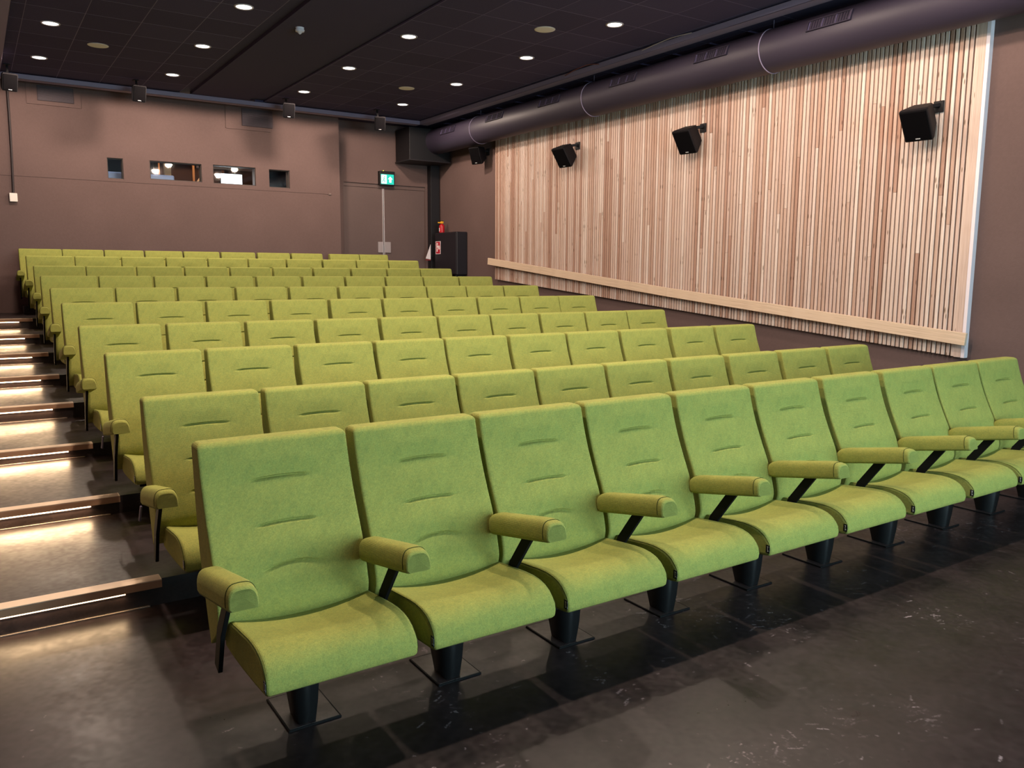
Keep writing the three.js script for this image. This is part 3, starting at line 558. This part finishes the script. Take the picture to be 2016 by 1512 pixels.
{
  const t = thing('power_conduit', 'dark vertical conduit ending in a small white socket box', 'conduit', [0, 0, ZB]);
  part(t, 'pipe', tube([[0.045, 4.3, 0.02], [0.042, 3.6, 0.02], [0.03, 3.0, 0.02], [0.022, 2.72, 0.02]], 0.016, 30, 8), std(0x2a2022, 0.6));
  part(t, 'socket_box', rbx(-0.035, 0.07, 2.595, 2.725, 0.001, 0.05, 0.012, 3), std(0xd8cfc8, 0.5));
}
tag(part(scene, 'wall_plug', rbx(4.985, 5.03, 2.975, 3.0, ZB + 0.007, ZB + 0.02, 0.003), std(0x70605a, 0.6)), 'tiny square stub on the back wall right of the ports', 'wall plate');

// ------------------------------------------------------------------ projection booth behind the ports
ports.forEach(([a, b, c, d], i) => {
  const w = struct('window_' + (i + 1)); const m = std(0x3d3430, 0.6);
  part(w, 'window_frame', mergeGeometries([bx(a, b, c, c + 0.012, ZB - 0.14, ZB - 0.02), bx(a, b, d - 0.012, d, ZB - 0.14, ZB - 0.02), bx(a, a + 0.012, c + 0.012, d - 0.012, ZB - 0.14, ZB - 0.02), bx(b - 0.012, b, c + 0.012, d - 0.012, ZB - 0.14, ZB - 0.02)]), m);
  part(w, 'window_pane', bx(a + 0.012, b - 0.012, c + 0.012, d - 0.012, ZB - 0.1, ZB - 0.096), new THREE.MeshPhysicalMaterial({ color: 0xffffff, transmission: 1, thickness: 0, roughness: 0.02, ior: 1.45 }));
});

// ------------------------------------------------------------------ projection room contents
struct('floor', bx(XL, XR, level[8] - 0.1, level[8], -14.5, ZD - 0.2), std(0x33291f, 0.8));
struct('wall_booth', bx(5.25, 5.4, level[8], H, -14.5, ZD - 0.2), std(0x4a342a, 0.9));
{
  const BL = level[8];
  const pr = thing('film_projector', 'pale blue projector housing behind the two left wall ports', 'projector', [1.82, BL, -12.35]);
  part(pr, 'housing', rbx(-0.75, 0.62, 1.55, 2.27, -0.3, 0.3, 0.03, 3), std(0xaec3ee, 0.4)); part(pr, 'stand', rbx(-0.5, 0.4, 0.001, 1.55, -0.2, 0.2, 0.02), std(0x2a2c34, 0.6));
  part(pr, 'lens', new THREE.CylinderGeometry(0.07, 0.08, 0.2, 24).rotateX(Math.PI / 2).translate(-0.2, 1.9, 0.35), blackSatin); part(pr, 'purple_knob', new THREE.SphereGeometry(0.05, 16, 10).scale(1.6, 0.8, 0.8).translate(0.32, 2.13, 0.3), std(0x4a2a86, 0.5));
  const post = tag(part(scene, 'wooden_post', rbx(2.35, 2.46, BL + 0.001, 4.2, -12.5, -12.4, 0.006), std(0xd9a878, 0.6)), 'tan wooden post just inside the second wall port from left', 'post');
  const rk = thing('equipment_rack', 'black equipment rack inside the left end of the projection room', 'rack', [1.6, BL, -13.4]);
  part(rk, 'carcass', rbx(-1.4, 0.78, 0.001, 3.2, -0.3, 0.3, 0.01), std(0x0d0d12, 0.7)); part(rk, 'panel', rbx(-1.3, 0.7, 0.1, 3.1, 0.301, 0.32, 0.01), std(0x11131b, 0.5));
  const rk2 = thing('equipment_rack', 'black equipment rack behind the rightmost wall port', 'rack', [4.55, BL, -12.6]);
  part(rk2, 'carcass', rbx(-0.55, 0.6, 0.001, 3.2, -0.3, 0.3, 0.01), std(0x0e0e14, 0.7)); part(rk2, 'panel', rbx(-0.5, 0.55, 0.1, 3.1, 0.301, 0.32, 0.01), std(0x12141d, 0.5));
  const sh2 = thing('storage_shelf', 'lit wooden storage shelf at the rear of the projection room', 'shelf', [3.15, BL, -14.2]), sw = std(0xc98d5c, 0.6);
  for (const y of [1.6, 2.3, 2.95]) part(sh2, 'shelf_board', rbx(-0.55, 0.7, y, y + 0.03, -0.2, 0.2, 0.004), sw); for (const x of [-0.55, 0.1, 0.68]) part(sh2, 'upright', rbx(x, x + 0.04, 0.001, 3.2, -0.2, -0.15, 0.004), sw); part(sh2, 'brace', bar([-0.4, 1.7, 0.15], [0.5, 2.9, 0.15], 0.05, 0.03), std(0xe6c6a6, 0.6));
  const mon = thing('computer_monitor', 'bright white computer monitor behind the third wall port', 'monitor', [3.37, BL, -12.15]);
  part(mon, 'screen', rbx(-0.13, 0.24, 2.0, 2.37, 0, 0.01, 0.003), new THREE.MeshStandardMaterial({ color: 0xffffff, emissive: new THREE.Color(0.85, 0.92, 1), emissiveIntensity: 2.2 }));
  part(mon, 'bezel', rbx(-0.14, 0.25, 1.99, 2.38, -0.03, -0.001, 0.006), blackSatin); part(mon, 'stand', rbx(-0.05, 0.05, 0.001, 2.0, -0.03, 0.01, 0.006), blackSatin);
  const ml = new THREE.RectAreaLight(new THREE.Color(0.85, 0.92, 1), 2.2, 0.4, 0.38); ml.position.set(3.335, BL + 2.2, -12.135); ml.lookAt(3.335, BL + 2.2, 0); scene.add(ml);
  const tb = thing('small_tablet', 'small lavender glowing tablet inside the second wall port', 'tablet', [2.83, BL + 2.1, -12.7]);
  part(tb, 'display', rbx(-0.03, 0.03, 0, 0.14, 0, 0.008, 0.002), new THREE.MeshStandardMaterial({ color: 0xccccff, emissive: new THREE.Color(0.6, 0.55, 1), emissiveIntensity: 1.2 })); part(tb, 'holder', rbx(-0.04, 0.04, -2.099, 0.15, -0.02, -0.001, 0.004), blackSatin);
  tag(part(scene, 'roof_beam', rbx(2.95, 4.0, 3.42, 3.5, -12.7, -12.6, 0.006), std(0xe4cbb8, 0.6)), 'pale crossbeam along the top of the third wall port', 'beam');
  const lm = thing('booth_lamp', 'warm lamp inside the projection room, out of sight above the ports', 'lamp', [3.0, 4.34, -13.2]);
  part(lm, 'bulb', new THREE.SphereGeometry(0.06, 16, 12), new THREE.MeshStandardMaterial({ color: 0xffffff, emissive: new THREE.Color(1, 0.7, 0.42), emissiveIntensity: 6 })); part(lm, 'cord', new THREE.CylinderGeometry(0.004, 0.004, 0.05, 6).translate(0, 0.08, 0), blackSatin);
  const bl = new THREE.PointLight(new THREE.Color(1, 0.72, 0.46), 5, 0, 2); bl.castShadow = true; bl.shadow.radius = 3; bl.position.set(3.0, 4.34, -13.2); scene.add(bl);
  const cl = thing('booth_lamp', 'cool strip lamp above the projector inside the projection room', 'lamp', [1.8, 4.34, -12.0]);
  part(cl, 'tube', rbx(-0.3, 0.3, -0.02, 0.02, -0.02, 0.02, 0.008), new THREE.MeshStandardMaterial({ color: 0xffffff, emissive: new THREE.Color(0.75, 0.86, 1), emissiveIntensity: 4 })); part(cl, 'batten', rbx(-0.32, 0.32, 0.021, 0.099, -0.03, 0.03, 0.006), std(0xd0d0d8, 0.5));
  const c2 = new THREE.RectAreaLight(new THREE.Color(0.75, 0.86, 1), 40, 0.6, 0.04); c2.position.set(1.8, 4.31, -12.0); c2.lookAt(1.8, 0, -12.05); scene.add(c2);
}
renderer.render(scene, camera);
